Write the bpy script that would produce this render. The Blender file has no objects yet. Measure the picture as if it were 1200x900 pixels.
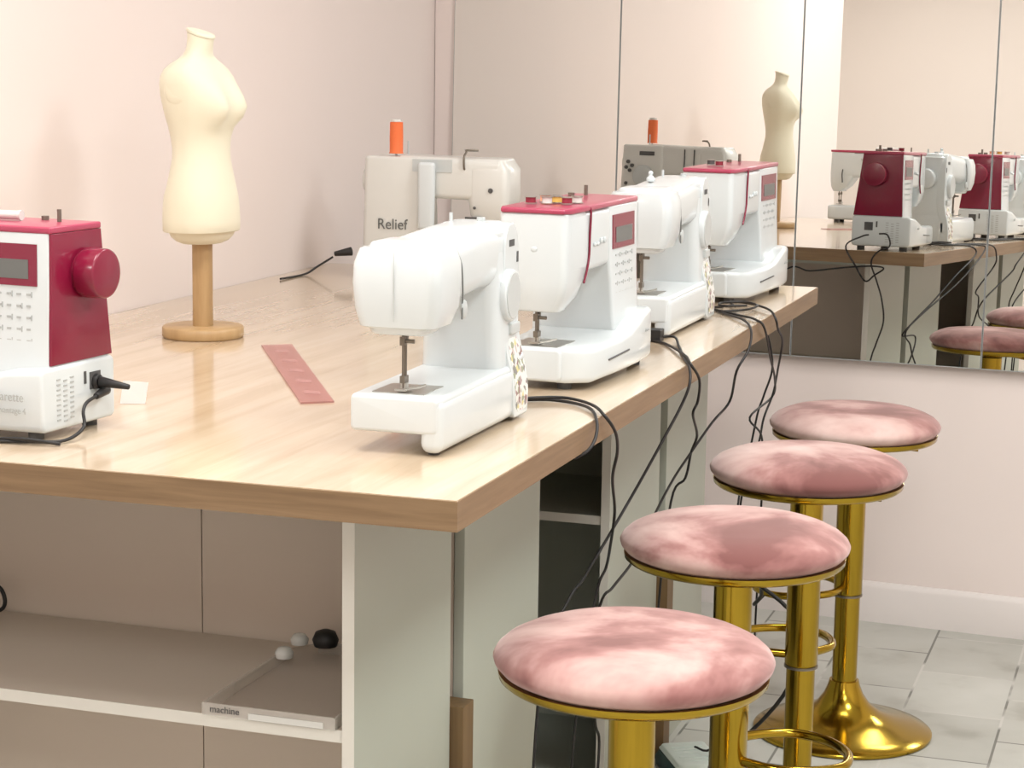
import bpy, bmesh, math, random
from math import sin, cos, pi, radians, sqrt
from mathutils import Vector, Matrix
random.seed(7)
S = bpy.context.scene
COL = S.collection
HT = 0.998            # table top height
XC, YC, YE = -0.8395, 2.3554, 4.9244   # table: free edge, near edge, far edge
XL = -2.115           # left wall
MR, MT = -0.0717, -0.0228              # mirror wall turn and mirror lean
YM, ZB = 5.5838, 0.73

# ---------------------------------------------------------------- materials
def new_mat(name):
    m = bpy.data.materials.new(name); m.use_nodes = True
    nt = m.node_tree; b = nt.nodes['Principled BSDF']
    return m, nt, b
def plain(name, col, rough=0.5, metal=0.0, noise=0.04, scale=30.0, coat=0.0, bump=0.0, spec=0.5, sheen=0.0):
    m, nt, b = new_mat(name)
    tc = nt.nodes.new('ShaderNodeTexCoord'); n = nt.nodes.new('ShaderNodeTexNoise')
    n.inputs['Scale'].default_value = scale; n.inputs['Detail'].default_value = 3
    nt.links.new(tc.outputs['Object'], n.inputs['Vector'])
    mx = nt.nodes.new('ShaderNodeMix'); mx.data_type = 'RGBA'
    mx.inputs[6].default_value = tuple(c*(1-noise) for c in col)+(1,)
    mx.inputs[7].default_value = tuple(min(1, c*(1+noise)) for c in col)+(1,)
    nt.links.new(n.outputs['Fac'], mx.inputs[0]); nt.links.new(mx.outputs[2], b.inputs['Base Color'])
    b.inputs['Roughness'].default_value = rough; b.inputs['Metallic'].default_value = metal
    b.inputs['Coat Weight'].default_value = coat; b.inputs['Specular IOR Level'].default_value = spec
    b.inputs['Sheen Weight'].default_value = sheen
    if bump:
        bp = nt.nodes.new('ShaderNodeBump'); bp.inputs['Strength'].default_value = bump
        bp.inputs['Distance'].default_value = 0.002
        nt.links.new(n.outputs['Fac'], bp.inputs['Height']); nt.links.new(bp.outputs['Normal'], b.inputs['Normal'])
    return m
def ramp(nt, fac, stops):
    r = nt.nodes.new('ShaderNodeValToRGB'); e = r.color_ramp.elements
    while len(e) < len(stops): e.new(0.5)
    for i, (p, c) in enumerate(stops): e[i].position = p; e[i].color = tuple(c)+(1,)
    nt.links.new(fac, r.inputs['Fac']); return r
def mat_wood(name, c0, c1, c2, rough, coat=0.0, sc=(14, 1.1, 14), joints=False):
    m, nt, b = new_mat(name)
    tc = nt.nodes.new('ShaderNodeTexCoord'); mp = nt.nodes.new('ShaderNodeMapping')
    mp.inputs['Scale'].default_value = sc
    nt.links.new(tc.outputs['Object'], mp.inputs['Vector'])
    n = nt.nodes.new('ShaderNodeTexNoise'); n.inputs['Scale'].default_value = 1.6; n.inputs['Detail'].default_value = 6
    n.inputs['Roughness'].default_value = 0.6; n.inputs['Distortion'].default_value = 0.5
    nt.links.new(mp.outputs[0], n.inputs['Vector'])
    r = ramp(nt, n.outputs['Fac'], [(0.3, c0), (0.5, c1), (0.72, c2)])
    out = r.outputs[0]
    if joints:   # laminate staves
        br = nt.nodes.new('ShaderNodeTexBrick'); mp2 = nt.nodes.new('ShaderNodeMapping')
        mp2.inputs['Rotation'].default_value = (0, 0, pi/2)
        nt.links.new(tc.outputs['Object'], mp2.inputs['Vector']); nt.links.new(mp2.outputs[0], br.inputs['Vector'])
        br.inputs['Scale'].default_value = 1.0; br.inputs['Brick Width'].default_value = 0.62; br.inputs['Row Height'].default_value = 0.075
        br.inputs['Mortar Size'].default_value = 0.0006; br.inputs['Color1'].default_value = (1, 1, 1, 1)
        br.inputs['Color2'].default_value = (0.96, 0.945, 0.925, 1); br.inputs['Mortar'].default_value = (0.95, 0.93, 0.90, 1)
        mx = nt.nodes.new('ShaderNodeMix'); mx.data_type = 'RGBA'; mx.blend_type = 'MULTIPLY'; mx.inputs[0].default_value = 1
        nt.links.new(out, mx.inputs[6]); nt.links.new(br.outputs['Color'], mx.inputs[7]); out = mx.outputs[2]
    nt.links.new(out, b.inputs['Base Color'])
    b.inputs['Roughness'].default_value = rough; b.inputs['Coat Weight'].default_value = coat
    b.inputs['Coat Roughness'].default_value = 0.08
    return m
def mat_velvet():
    m, nt, b = new_mat('pink_velvet')
    tc = nt.nodes.new('ShaderNodeTexCoord'); oi = nt.nodes.new('ShaderNodeObjectInfo')
    add = nt.nodes.new('ShaderNodeVectorMath'); add.operation = 'MULTIPLY_ADD'
    add.inputs[1].default_value = (1, 1, 1)
    mul = nt.nodes.new('ShaderNodeVectorMath'); mul.operation = 'SCALE'; mul.inputs[0].default_value = (37.0, 91.0, 13.0)
    nt.links.new(oi.outputs['Random'], mul.inputs['Scale'])
    nt.links.new(tc.outputs['Object'], add.inputs[0]); nt.links.new(mul.outputs[0], add.inputs[2])
    n = nt.nodes.new('ShaderNodeTexNoise'); n.inputs['Scale'].default_value = 4.2; n.inputs['Detail'].default_value = 5
    n.inputs['Distortion'].default_value = 0.35; n.inputs['Roughness'].default_value = 0.55
    nt.links.new(add.outputs[0], n.inputs['Vector'])
    r = ramp(nt, n.outputs['Fac'], [(0.38, (0.19, 0.075, 0.07)), (0.45, (0.33, 0.155, 0.145)), (0.50, (0.47, 0.275, 0.255)), (0.57, (0.58, 0.39, 0.36)), (0.68, (0.70, 0.53, 0.49))])
    nt.links.new(r.outputs[0], b.inputs['Base Color'])
    b.inputs['Roughness'].default_value = 0.85; b.inputs['Sheen Weight'].default_value = 0.5
    b.inputs['Sheen Tint'].default_value = (1.0, 0.85, 0.82, 1); b.inputs['Specular IOR Level'].default_value = 0.15
    n2 = nt.nodes.new('ShaderNodeTexNoise'); n2.inputs['Scale'].default_value = 7; n2.inputs['Detail'].default_value = 2
    nt.links.new(add.outputs[0], n2.inputs['Vector'])
    bp = nt.nodes.new('ShaderNodeBump'); bp.inputs['Strength'].default_value = 0.25; bp.inputs['Distance'].default_value = 0.01
    nt.links.new(n2.outputs['Fac'], bp.inputs['Height']); nt.links.new(bp.outputs[0], b.inputs['Normal'])
    return m
def mat_floor():
    m, nt, b = new_mat('grey_stone_tile')
    tc = nt.nodes.new('ShaderNodeTexCoord'); mp = nt.nodes.new('ShaderNodeMapping')
    mp.inputs['Rotation'].default_value = (0, 0, pi/2); mp.inputs['Location'].default_value = (0.05, 0.115, 0)
    nt.links.new(tc.outputs['Object'], mp.inputs['Vector'])
    br = nt.nodes.new('ShaderNodeTexBrick'); nt.links.new(mp.outputs[0], br.inputs['Vector'])
    br.inputs['Scale'].default_value = 1.0; br.inputs['Brick Width'].default_value = 0.33; br.inputs['Row Height'].default_value = 0.232
    br.inputs['Mortar Size'].default_value = 0.0035; br.inputs['Mortar Smooth'].default_value = 0.3
    br.inputs['Color1'].default_value = (0.48, 0.48, 0.445, 1); br.inputs['Color2'].default_value = (0.56, 0.56, 0.525, 1)
    br.inputs['Mortar'].default_value = (0.60, 0.59, 0.56, 1)
    n = nt.nodes.new('ShaderNodeTexNoise'); n.inputs['Scale'].default_value = 6; n.inputs['Detail'].default_value = 8
    nt.links.new(tc.outputs['Object'], n.inputs['Vector'])
    n3 = nt.nodes.new('ShaderNodeTexNoise'); n3.inputs['Scale'].default_value = 4.3; n3.inputs['Detail'].default_value = 2
    nt.links.new(tc.outputs['Object'], n3.inputs['Vector'])
    # broken, partly dirty grout
    rr = ramp(nt, n3.outputs['Fac'], [(0.46, (0, 0, 0)), (0.54, (1, 1, 1))])
    mm = nt.nodes.new('ShaderNodeMath'); mm.operation = 'MULTIPLY'
    nt.links.new(br.outputs['Fac'], mm.inputs[0]); nt.links.new(rr.outputs[0], mm.inputs[1])
    mx = nt.nodes.new('ShaderNodeMix'); mx.data_type = 'RGBA'
    nt.links.new(mm.outputs[0], mx.inputs[0]); nt.links.new(br.outputs['Color'], mx.inputs[6]); mx.inputs[7].default_value = (0.20, 0.20, 0.18, 1)
    r = ramp(nt, n.outputs['Fac'], [(0.28, (0.74, 0.73, 0.70)), (0.45, (0.93, 0.93, 0.91)), (0.7, (1, 1, .99))])
    m2 = nt.nodes.new('ShaderNodeMix'); m2.data_type = 'RGBA'; m2.blend_type = 'MULTIPLY'; m2.inputs[0].default_value = 1
    nt.links.new(mx.outputs[2], m2.inputs[6]); nt.links.new(r.outputs[0], m2.inputs[7])
    nt.links.new(m2.outputs[2], b.inputs['Base Color']); b.inputs['Roughness'].default_value = 0.5
    bp = nt.nodes.new('ShaderNodeBump'); bp.inputs['Strength'].default_value = 0.4; bp.inputs['Distance'].default_value = 0.003
    nt.links.new(n.outputs['Fac'], bp.inputs['Height']); nt.links.new(bp.outputs[0], b.inputs['Normal'])
    return m
def mat_gold():
    m, nt, b = new_mat('brushed_gold')
    b.inputs['Base Color'].default_value = (0.40, 0.265, 0.03, 1); b.inputs['Metallic'].default_value = 1
    tc = nt.nodes.new('ShaderNodeTexCoord'); n = nt.nodes.new('ShaderNodeTexNoise'); n.inputs['Scale'].default_value = 60
    nt.links.new(tc.outputs['Object'], n.inputs['Vector'])
    mr = nt.nodes.new('ShaderNodeMapRange'); mr.inputs['To Min'].default_value = 0.13; mr.inputs['To Max'].default_value = 0.20
    nt.links.new(n.outputs['Fac'], mr.inputs['Value']); nt.links.new(mr.outputs[0], b.inputs['Roughness'])
    return m
def mat_mirror():
    m, nt, b = new_mat('mirror_glass')
    b.inputs['Base Color'].default_value = (0.86, 0.865, 0.84, 1); b.inputs['Metallic'].default_value = 1; b.inputs['Roughness'].default_value = 0.0
    return m
def mat_floral():
    m, nt, b = new_mat('floral_print')
    tc = nt.nodes.new('ShaderNodeTexCoord'); v = nt.nodes.new('ShaderNodeTexVoronoi'); v.inputs['Scale'].default_value = 120
    nt.links.new(tc.outputs['Object'], v.inputs['Vector'])
    sp = nt.nodes.new('ShaderNodeSeparateColor'); nt.links.new(v.outputs['Color'], sp.inputs[0])
    r = ramp(nt, sp.outputs[0], [(0.0, (0.75, 0.76, 0.74)), (0.50, (0.25, 0.13, 0.13)), (0.58, (0.55, 0.47, 0.45)), (0.70, (0.30, 0.33, 0.22)), (0.80, (0.66, 0.60, 0.28)), (0.86, (0.42, 0.30, 0.32)), (0.92, (0.22, 0.22, 0.21))])
    r.color_ramp.interpolation = 'CONSTANT'
    nt.links.new(r.outputs[0], b.inputs['Base Color']); b.inputs['Roughness'].default_value = 0.35
    return m
def mat_clear(name, tint, alpha, rough=0.1):
    m, nt, b = new_mat(name)
    b.inputs['Base Color'].default_value = tint+(1,); b.inputs['Roughness'].default_value = rough
    b.inputs['Alpha'].default_value = alpha
    return m
def mat_emit(name, col, s):
    m, nt, b = new_mat(name); b.inputs['Base Color'].default_value = col+(1,)
    b.inputs['Emission Color'].default_value = col+(1,); b.inputs['Emission Strength'].default_value = s
    return m
M = dict(
  wall=plain('pale_pink_paint', (0.81, 0.72, 0.688), 0.75, noise=0.015, scale=3, bump=0.03),
  peach=plain('peach_paint', (0.82, 0.74, 0.69), 0.75, noise=0.015, scale=3),
  ceil=plain('white_ceiling_paint', (0.80, 0.79, 0.77), 0.8, noise=0.02),
  skirt=plain('skirting_paint', (0.78, 0.73, 0.71), 0.45, noise=0.01),
  cab=plain('white_melamine_shaded', (0.455, 0.48, 0.415), 0.42, noise=0.02, scale=4),  # white board, with the shaded tone of its faces put into the colour
  strip=plain('white_melamine_lit', (0.70, 0.68, 0.62), 0.4, noise=0.02),  # same white board, lighter: light on the front edges painted in
  cabin=plain('cabinet_backing_board', (0.68, 0.585, 0.50), 0.6, noise=0.03, scale=5),
  floor=mat_floor(),
  top=mat_wood('oak_laminate_top', (0.53, 0.40, 0.27), (0.61, 0.485, 0.35), (0.67, 0.55, 0.42), 0.17, 0.5, joints=True),
  edge=mat_wood('oak_edge_band', (0.185, 0.112, 0.056), (0.225, 0.14, 0.072), (0.27, 0.175, 0.094), 0.45, sc=(3, 3, 60)),
  board=mat_wood('brown_board', (0.13, 0.078, 0.032), (0.17, 0.102, 0.042), (0.20, 0.125, 0.055), 0.5, sc=(20, 20, 1.5)),
  beech=mat_wood('beech_stand', (0.36, 0.22, 0.10), (0.43, 0.275, 0.13), (0.48, 0.32, 0.165), 0.4, sc=(20, 20, 2)),
  cream=plain('cream_jersey', (0.72, 0.675, 0.53), 0.8, noise=0.03, scale=9, sheen=0.2),
  white=plain('white_machine_plastic', (0.62, 0.665, 0.68), 0.22, noise=0.01, coat=0.2),
  warmw=plain('warm_white_plastic', (0.66, 0.66, 0.63), 0.26, noise=0.01, coat=0.2),
  grey=plain('light_grey_plastic', (0.52, 0.55, 0.55), 0.3, noise=0.02),
  key=plain('grey_key_print', (0.40, 0.42, 0.42), 0.5, noise=0.02),
  burg=plain('burgundy_plastic', (0.20, 0.006, 0.032), 0.25, noise=0.03, coat=0.2),
  burg_sheen=plain('burgundy_lid_sheen', (0.40, 0.045, 0.10), 0.32, noise=0.03, coat=0.3),  # same burgundy, lightened by painting the reflections on the lid into it
  lcd=plain('lcd_grey', (0.13, 0.135, 0.13), 0.35, noise=0.03),
  black=plain('black_rubber', (0.012, 0.011, 0.011), 0.5, noise=0.1),
  dark=plain('dark_metal', (0.19, 0.165, 0.135), 0.35, metal=0.6, noise=0.1),
  steel=plain('satin_steel', (0.50, 0.49, 0.46), 0.3, metal=1.0, noise=0.03),
  ink=plain('dark_ink', (0.08, 0.08, 0.08), 0.6, noise=0.05),
  velvet=mat_velvet(), gold=mat_gold(), mirror=mat_mirror(), floral=mat_floral(),
  orange=plain('orange_thread', (0.80, 0.17, 0.05), 0.7, noise=0.08, scale=200),
  ruler=mat_clear('pink_translucent_acrylic', (0.56, 0.22, 0.20), 0.5, 0.2),
  rulerl=mat_clear('pale_ruler_print', (0.70, 0.36, 0.34), 0.3, 0.3),
  clear=mat_clear('clear_acrylic', (0.50, 0.42, 0.36), 0.16, 0.08),
  cleare=mat_clear('clear_acrylic_rim', (0.80, 0.76, 0.70), 0.35, 0.1),
  lamp=mat_emit('lamp_diffuser', (1.0, 0.98, 0.95), 4.0),
  paper=mat_clear('translucent_white_film', (.85, .86, .86), .6, .2),
  teal=plain('dark_teal_plastic', (0.02, 0.07, 0.075), 0.35, noise=0.05),
  pale=plain('pale_mint_plastic', (0.70, 0.80, 0.76), 0.35, noise=0.03),
  yellow=plain('yellow_thread', (0.75, 0.50, 0.12), 0.7), red=plain('dark_red_thread', (0.25, 0.02, 0.04), 0.7),
  peachth=plain('peach_thread', (0.85, 0.45, 0.28), 0.7),
)

# ---------------------------------------------------------------- mesh helpers
class MB:
    def __init__(s): s.bm = bmesh.new()
    def faces(s, vs, fs, smooth=True, mi=0):
        v = [s.bm.verts.new(p) for p in vs]
        for f in fs:
            try:
                q = s.bm.faces.new([v[i] for i in f]); q.smooth = smooth; q.material_index = mi
            except ValueError: pass
        return v
    def box(s, x0, x1, y0, y1, z0, z1, mi=0):
        vs = [(x, y, z) for z in (z0, z1) for (x, y) in ((x0, y0), (x1, y0), (x1, y1), (x0, y1))]
        s.faces(vs, [(3,2,1,0), (4,5,6,7), (0,1,5,4), (1,2,6,5), (2,3,7,6), (3,0,4,7)], False, mi); return s
    def loft(s, rings, smooth=True, mi=0):
        n = len(rings[0]); vs = [p for r in rings for p in r]; fs = []
        for k in range(len(rings)-1):
            for i in range(n):
                j = (i+1) % n; fs.append((k*n+i, k*n+j, (k+1)*n+j, (k+1)*n+i))
        fs.append(tuple(reversed(range(n)))); fs.append(tuple(range((len(rings)-1)*n, len(rings)*n)))
        s.faces(vs, fs, smooth, mi); return s
    def rr(s, stations, axis='x', r=0.01, e=0.008, n=5, mi=0):
        """rounded body: stations (t, a0, a1, b0, b1) along axis, soft ends of radius e"""
        st = [tuple(map(float, q)) for q in stations]
        def inset(q, dt, ins): return (q[0]+dt, q[1]+ins, q[2]-ins, q[3]+ins, q[4]-ins, max(0.0008, r-ins))
        sg = 1 if st[-1][0] > st[0][0] else -1
        seq = []
        for k in range(5):
            a = (pi/2)*k/4
            seq.append(inset(st[0], sg*e*(1-cos(a)), e*(1-sin(a))))
        # keep the middle stations
        for q in st[1:-1]: seq.append(inset(q, 0, 0))
        for k in range(5):
            a = (pi/2)*(4-k)/4
            seq.append(inset(st[-1], -sg*e*(1-cos(a)), e*(1-sin(a))))
        rings = []
        for (t, a0, a1, b0, b1, rad) in seq:
            rad = min(rad, (a1-a0)/2.01, (b1-b0)/2.01); ring = []
            for cx, cy, s0 in ((a1-rad, b1-rad, 0), (a0+rad, b1-rad, 1), (a0+rad, b0+rad, 2), (a1-rad, b0+rad, 3)):
                for k in range(n):
                    an = (s0 + k/(n-1))*pi/2
                    ring.append((cx+rad*cos(an), cy+rad*sin(an)))
            if axis == 'x': rings.append([(t, p, q) for p, q in ring])
            elif axis == 'y': rings.append([(p, t, q) for p, q in ring])
            else: rings.append([(p, q, t) for p, q in ring])
        return s.loft(rings, True, mi)
    def cyl(s, p0, p1, r0, r1=None, n=20, bev=0.0, mi=0):
        if r1 is None: r1 = r0
        p0, p1 = Vector(p0), Vector(p1); d = p1-p0; L = d.length; d.normalize()
        a = d.orthogonal().normalized(); b = d.cross(a)
        prof = [(0, r0), (L, r1)] if not bev else [(0, r0-bev), (bev*0.3, r0-bev*0.3), (bev, r0), (L-bev, r1), (L-bev*0.3, r1-bev*0.3), (L, r1-bev)]
        return s.loft([[tuple(p0+d*t+(a*cos(2*pi*i/n)+b*sin(2*pi*i/n))*r) for i in range(n)] for t, r in prof], True, mi)
    def lathe(s, prof, c=(0, 0), n=40, mi=0):
        return s.loft([[(c[0]+r*cos(2*pi*i/n), c[1]+r*sin(2*pi*i/n), z) for i in range(n)] for r, z in prof], True, mi)
    def tube(s, pts, r, n=8, closed=False, sub=6, mi=0):
        P = [Vector(p) for p in pts]
        if sub > 1 and len(P) > 2:
            Q = []; m = len(P)
            rng = range(m) if closed else range(m-1)
            for i in rng:
                if closed: a, b, c, d = P[(i-1) % m], P[i], P[(i+1) % m], P[(i+2) % m]
                else: a, b, c, d = P[max(i-1, 0)], P[i], P[i+1], P[min(i+2, m-1)]
                for k in range(sub):
                    t = k/sub
                    Q.append(0.5*((2*b)+(c-a)*t+(2*a-5*b+4*c-d)*t*t+(3*b-a-3*c+d)*t**3))
            if not closed: Q.append(P[-1])
            P = Q
        rings = []; up = None; m = len(P)
        for i in range(m):
            a = P[(i-1) % m] if (closed or i > 0) else P[i]; b = P[(i+1) % m] if (closed or i < m-1) else P[i]
            d = (b-a).normalized()
            if up is None: up = d.orthogonal().normalized()
            up = (up-d*up.dot(d)).normalized(); w = d.cross(up)
            rings.append([tuple(P[i]+(up*cos(2*pi*k/n)+w*sin(2*pi*k/n))*r) for k in range(n)])
        if not closed: return s.loft(rings, True, mi)
        vs = [p for q in rings for p in q]; fs = []
        for k in range(m):
            for i in range(n):
                j = (i+1) % n; k2 = (k+1) % m; fs.append((k*n+i, k*n+j, k2*n+j, k2*n+i))
        s.faces(vs, fs, True, mi); return s
    def prism(s, poly, h0, h1, axis='y', mi=0):
        n = len(poly)
        f = {'y': lambda p, h: (p[0], h, p[1]), 'z': lambda p, h: (p[0], p[1], h), 'x': lambda p, h: (h, p[0], p[1])}[axis]
        vs = [f(p, h0) for p in poly]+[f(p, h1) for p in poly]
        fs = [tuple(reversed(range(n))), tuple(range(n, 2*n))]+[(i, (i+1) % n, n+(i+1) % n, n+i) for i in range(n)]
        s.faces(vs, fs, False, mi); return s
    def ball(s, c, rx, ry=None, rz=None, n=12, mi=0):
        ry = ry or rx; rz = rz or rx
        rings = []
        for k in range(1, 8):
            a = -pi/2+pi*k/8
            rings.append([(c[0]+rx*cos(a)*cos(2*pi*i/n), c[1]+ry*cos(a)*sin(2*pi*i/n), c[2]+rz*sin(a)) for i in range(n)])
        return s.loft(rings, True, mi)
    def build(s, name, mat, parent=None, bevel=0.0, seg=3, angle=35):
        bmesh.ops.recalc_face_normals(s.bm, faces=s.bm.faces[:])
        me = bpy.data.meshes.new(name); s.bm.to_mesh(me); s.bm.free()
        for mm in (mat if isinstance(mat, (list, tuple)) else [mat]): me.materials.append(mm)
        o = bpy.data.objects.new(name, me); COL.objects.link(o)
        if parent: o.parent = parent
        if bevel:
            for p in me.polygons: p.use_smooth = True
            b = o.modifiers.new('bevel', 'BEVEL'); b.width = bevel; b.segments = seg; b.limit_method = 'ANGLE'; b.angle_limit = radians(angle)
            w = o.modifiers.new('wn', 'WEIGHTED_NORMAL'); w.keep_sharp = True
        else:
            me.set_sharp_from_angle(angle=radians(50))
        return o
def tag(o, label=None, cat=None, group=None, kind=None):
    if label: o['label'] = label
    if cat: o['category'] = cat
    if group: o['group'] = group
    if kind: o['kind'] = kind
    return o
def thing(name, label, cat, loc=(0, 0, 0), rz=0, group=None):
    o = bpy.data.objects.new(name, None); COL.objects.link(o); o.empty_display_size = 0.05
    o.location = loc; o.rotation_euler = (0, 0, rz)
    return tag(o, label, cat, group)
def copy_tree(o, parent=None):
    c = o.copy(); COL.objects.link(c)
    if parent: c.parent = parent
    for ch in [q for q in bpy.data.objects if q.parent == o]: copy_tree(ch, c)
    return c
def text(name, s, size, mat, parent, mw, depth=0.0004):
    cu = bpy.data.curves.new(name, 'FONT'); cu.body = s; cu.size = size; cu.extrude = depth; cu.align_x = 'CENTER'
    t = bpy.data.objects.new(name, cu); COL.objects.link(t)
    dg = bpy.context.evaluated_depsgraph_get(); me = bpy.data.meshes.new_from_object(t.evaluated_get(dg))
    bpy.data.objects.remove(t); me.transform(mw); me.materials.clear(); me.materials.append(mat)
    o = bpy.data.objects.new(name, me); COL.objects.link(o); o.parent = parent
    return o
def face_front(x, y, z): return Matrix.Translation((x, y, z)) @ Matrix.Rotation(pi/2, 4, 'X')        # reads from -y
def face_back(x, y, z): return Matrix.Translation((x, y, z)) @ Matrix.Rotation(pi, 4, 'Z') @ Matrix.Rotation(pi/2, 4, 'X')

# ---------------------------------------------------------------- room
XR, YN, ZC = 1.9, -1.6, 2.75
XL2, YJ = -3.4, 1.80            # the left wall steps out at YJ
t_dir = Vector((cos(MR), sin(MR), 0)); n_dir = Vector((-sin(MR), cos(MR), 0))
def wallpt(x, off=0.0):         # point on the mirror wall at abscissa x
    s = (x+1)/cos(MR); p = Vector((-1, YM, 0))+t_dir*s+n_dir*off; return p
OFF = 0.03
yl, yr = wallpt(XL-.0, OFF).y, wallpt(XR, OFF).y
MB().box(XL2-.2, XR+.2, YN-.2, 6.3, -.1, 0).build('floor', M['floor'])['kind'] = 'structure'
MB().box(XL2-.2, XR+.2, YN-.2, 6.3, ZC, ZC+.1).build('ceiling', M['ceil'])['kind'] = 'structure'
MB().box(XL-.12, XL, YJ, yl+.15, 0, ZC).build('wall_left', M['wall'])['kind'] = 'structure'
MB().box(XL2, XL-.12, YJ, YJ+.1, 0, ZC).build('wall_left_return', M['wall'])['kind'] = 'structure'
MB().box(XL2-.1, XL2, YN, YJ+.1, 0, ZC).build('wall_far_left', M['peach'])['kind'] = 'structure'
MB().box(XR, XR+.1, YN-.1, yr+.2, 0, ZC).build('wall_right', M['wall'])['kind'] = 'structure'
MB().box(XL2-.1, XR+.1, YN-.1, YN, 0, ZC).build('wall_front', M['peach'])['kind'] = 'structure'
a, b = wallpt(XL, OFF), wallpt(XR, OFF); a2, b2 = a+n_dir*.1, b+n_dir*.1
MB().prism([(a.x, a.y), (b.x, b.y), (b2.x, b2.y), (a2.x, a2.y)], 0, ZC, 'z').build('wall_back', M['wall'])['kind'] = 'structure'
a, b = wallpt(XL+.005, OFF-.001), wallpt(XR-.005, OFF-.001); th = -n_dir*.014
sk = MB()
A = [a, b]
prof = [(0, 0.0), (.014, 0.0), (.014, .096), (.010, .104), (.006, .112), (0, .113)]
sk.loft([[(p.x-n_dir.x*o, p.y-n_dir.y*o, z) for o, z in prof] for p in (a, b)], False)
sk.build('baseboard_back', M['skirt'])['kind'] = 'structure'

# mirror panels, leaning slightly back, their lower edge held off the wall
mroot_m = Matrix.Translation((-1, YM, ZB)) @ Matrix.Rotation(MR, 4, 'Z') @ Matrix.Rotation(MT, 4, 'X')
xs = [-1.054, -0.545, -0.022, 0.498, 1.02, 1.54]
words = ['leftmost, beside the room corner, reflecting the orange thread spool', 'second from the left, reflecting the dress form',
         'third from the left, reflecting the burgundy machine ends', 'fourth from the left, at the right edge of the photo', 'farthest right, beyond the photo edge']
for i in range(4):
    e = thing('mirror_panel', 'tall frameless wall mirror panel, '+words[i], 'mirror', group='frameless mirror panels on the back wall')
    e.matrix_world = mroot_m
    w0, w1 = xs[i]+.001, xs[i+1]-.001
    g = MB()
    g.box(w0+.0015, w1-.0015, -.0005, .004, .0025, 1.40)
    # bevelled edge strips
    g.build('mirror_glass', M['mirror'], e)
    k = MB(); k.box(w0, w0+.0013, .0, .004, 0, 1.4); k.box(w1-.0013, w1, .0, .004, 0, 1.4); k.box(w0, w1, .0, .004, 0, .0022)
    k.build('ground_edge', M['key'], e)
    k = MB(); k.box(w0, w1, .0041, .008, .0, 1.4); k.build('mirror_backing', M['ink'], e)
    if i < 3 or True:
        pass

# ---------------------------------------------------------------- ceiling panels
def panel_light(x, y, pw, col, lab, sx=.6, sy=.6):
    t = thing('ceiling_light', lab, 'ceiling light', (x, y, ZC), 0, 'square light panels on the ceiling')
    f = MB(); f.box(-sx/2-.02, sx/2+.02, -sy/2-.02, sy/2+.02, -.012, 0); f.build('light_frame', M['skirt'], t)
    f = MB(); f.box(-sx/2, sx/2, -sy/2, sy/2, -.015, -.0121); f.build('diffuser', M['lamp'], t)
    la = bpy.data.lights.new('panel_lamp', 'AREA'); la.shape = 'RECTANGLE'; la.size = sx; la.size_y = sy; la.energy = pw; la.color = col
    lo = bpy.data.objects.new('panel_lamp', la); COL.objects.link(lo); lo.parent = t; lo.location = (0, 0, -.02)
LIGHTS = [(-1.25, 2.2, 19, (1, .97, .93)), (.45, 1.3, 21, (.96, 1, .99)), (.55, 3.3, 23, (.95, 1, .99)), (-.45, 4.2, 9, (1, .98, .96)), (-2.3, -.1, 18, (1, .97, .94)), (.3, -.8, 20, (1, .98, .97))]
LL = ['above the near end of the worktop', 'in front of the worktop near the camera', 'right of the nearest stools', 'above the far stools', 'behind the camera at the left', 'behind the camera']
for (x, y, p, c), l in zip(LIGHTS, LL): panel_light(x, y, p, c, 'flush square white ceiling light panel '+l)

# ---------------------------------------------------------------- worktop
w = MB(); TH = .040
w.box(XL+.002, XC-.0015, YC+.0015, YE-.0015, HT-.0012, HT); 
t = thing('worktop', 'large pale oak laminate worktop with a brown edge band', 'worktop')
w.build('laminate_top', M['top'], t)
w = MB(); w.box(XL+.002, XC, YC, YE, HT-TH, HT-.0012); w.build('edge_band', M['edge'], t)

# ---------------------------------------------------------------- cabinets under the worktop
X1 = -1.059; T = .018; ZT = HT-TH-.001
def cabinet(y0, y1, opens, lab, shelf, seams=(), inner='cabin'):
    t = thing('storage_cabinet', lab, 'cabinet', (0, y0, 0), 0, 'white open cabinets under the worktop')
    d = y1-y0; x0 = XL+.01
    c = MB()
    c.box(X1-T, X1, 0, d, 0, ZT); c.box(x0, x0+T, 0, d, 0, ZT)
    c.box(x0+T, X1-T, 0, d, ZT-T, ZT); c.box(x0+T, X1-T, 0, d, .06, .06+T)
    yy = (d-.006, d-.002) if opens < 0 else (.002, .006)
    pl = (.03, .045) if opens < 0 else (d-.045, d-.03)
    c.box(x0+T, X1-T, pl[0], pl[1], 0, .06)
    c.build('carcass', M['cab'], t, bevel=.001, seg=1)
    k = MB(); ya, yb_ = (-.0012, 0) if opens < 0 else (d, d+.0012)
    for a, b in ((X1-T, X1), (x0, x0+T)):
        k = MB(); k.box(a, b, ya, yb_, 0, ZT); k.build('lit_board_edge', M['strip'], t)  # thin facing that carries the painted lit tone of the board edges
    k = MB(); xsx = [x0+T]+list(seams)+[X1-T]
    for a, b in zip(xsx[:-1], xsx[1:]): k.box(a+.001, b-.001, yy[0], yy[1], .06+T, ZT-T)
    k.build('back_panel', M[inner], t)
    k = MB()
    if opens < 0: k.box(x0+T, X1-T, .004, d-.02, shelf-T, shelf)
    else: k.box(x0+T, X1-T, .02, d-.004, shelf-T, shelf)
    sh = k.build('shelf', M[inner], t)
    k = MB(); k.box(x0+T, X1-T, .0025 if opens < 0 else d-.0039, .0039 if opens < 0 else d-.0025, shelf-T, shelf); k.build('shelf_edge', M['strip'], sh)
    return t
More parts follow.
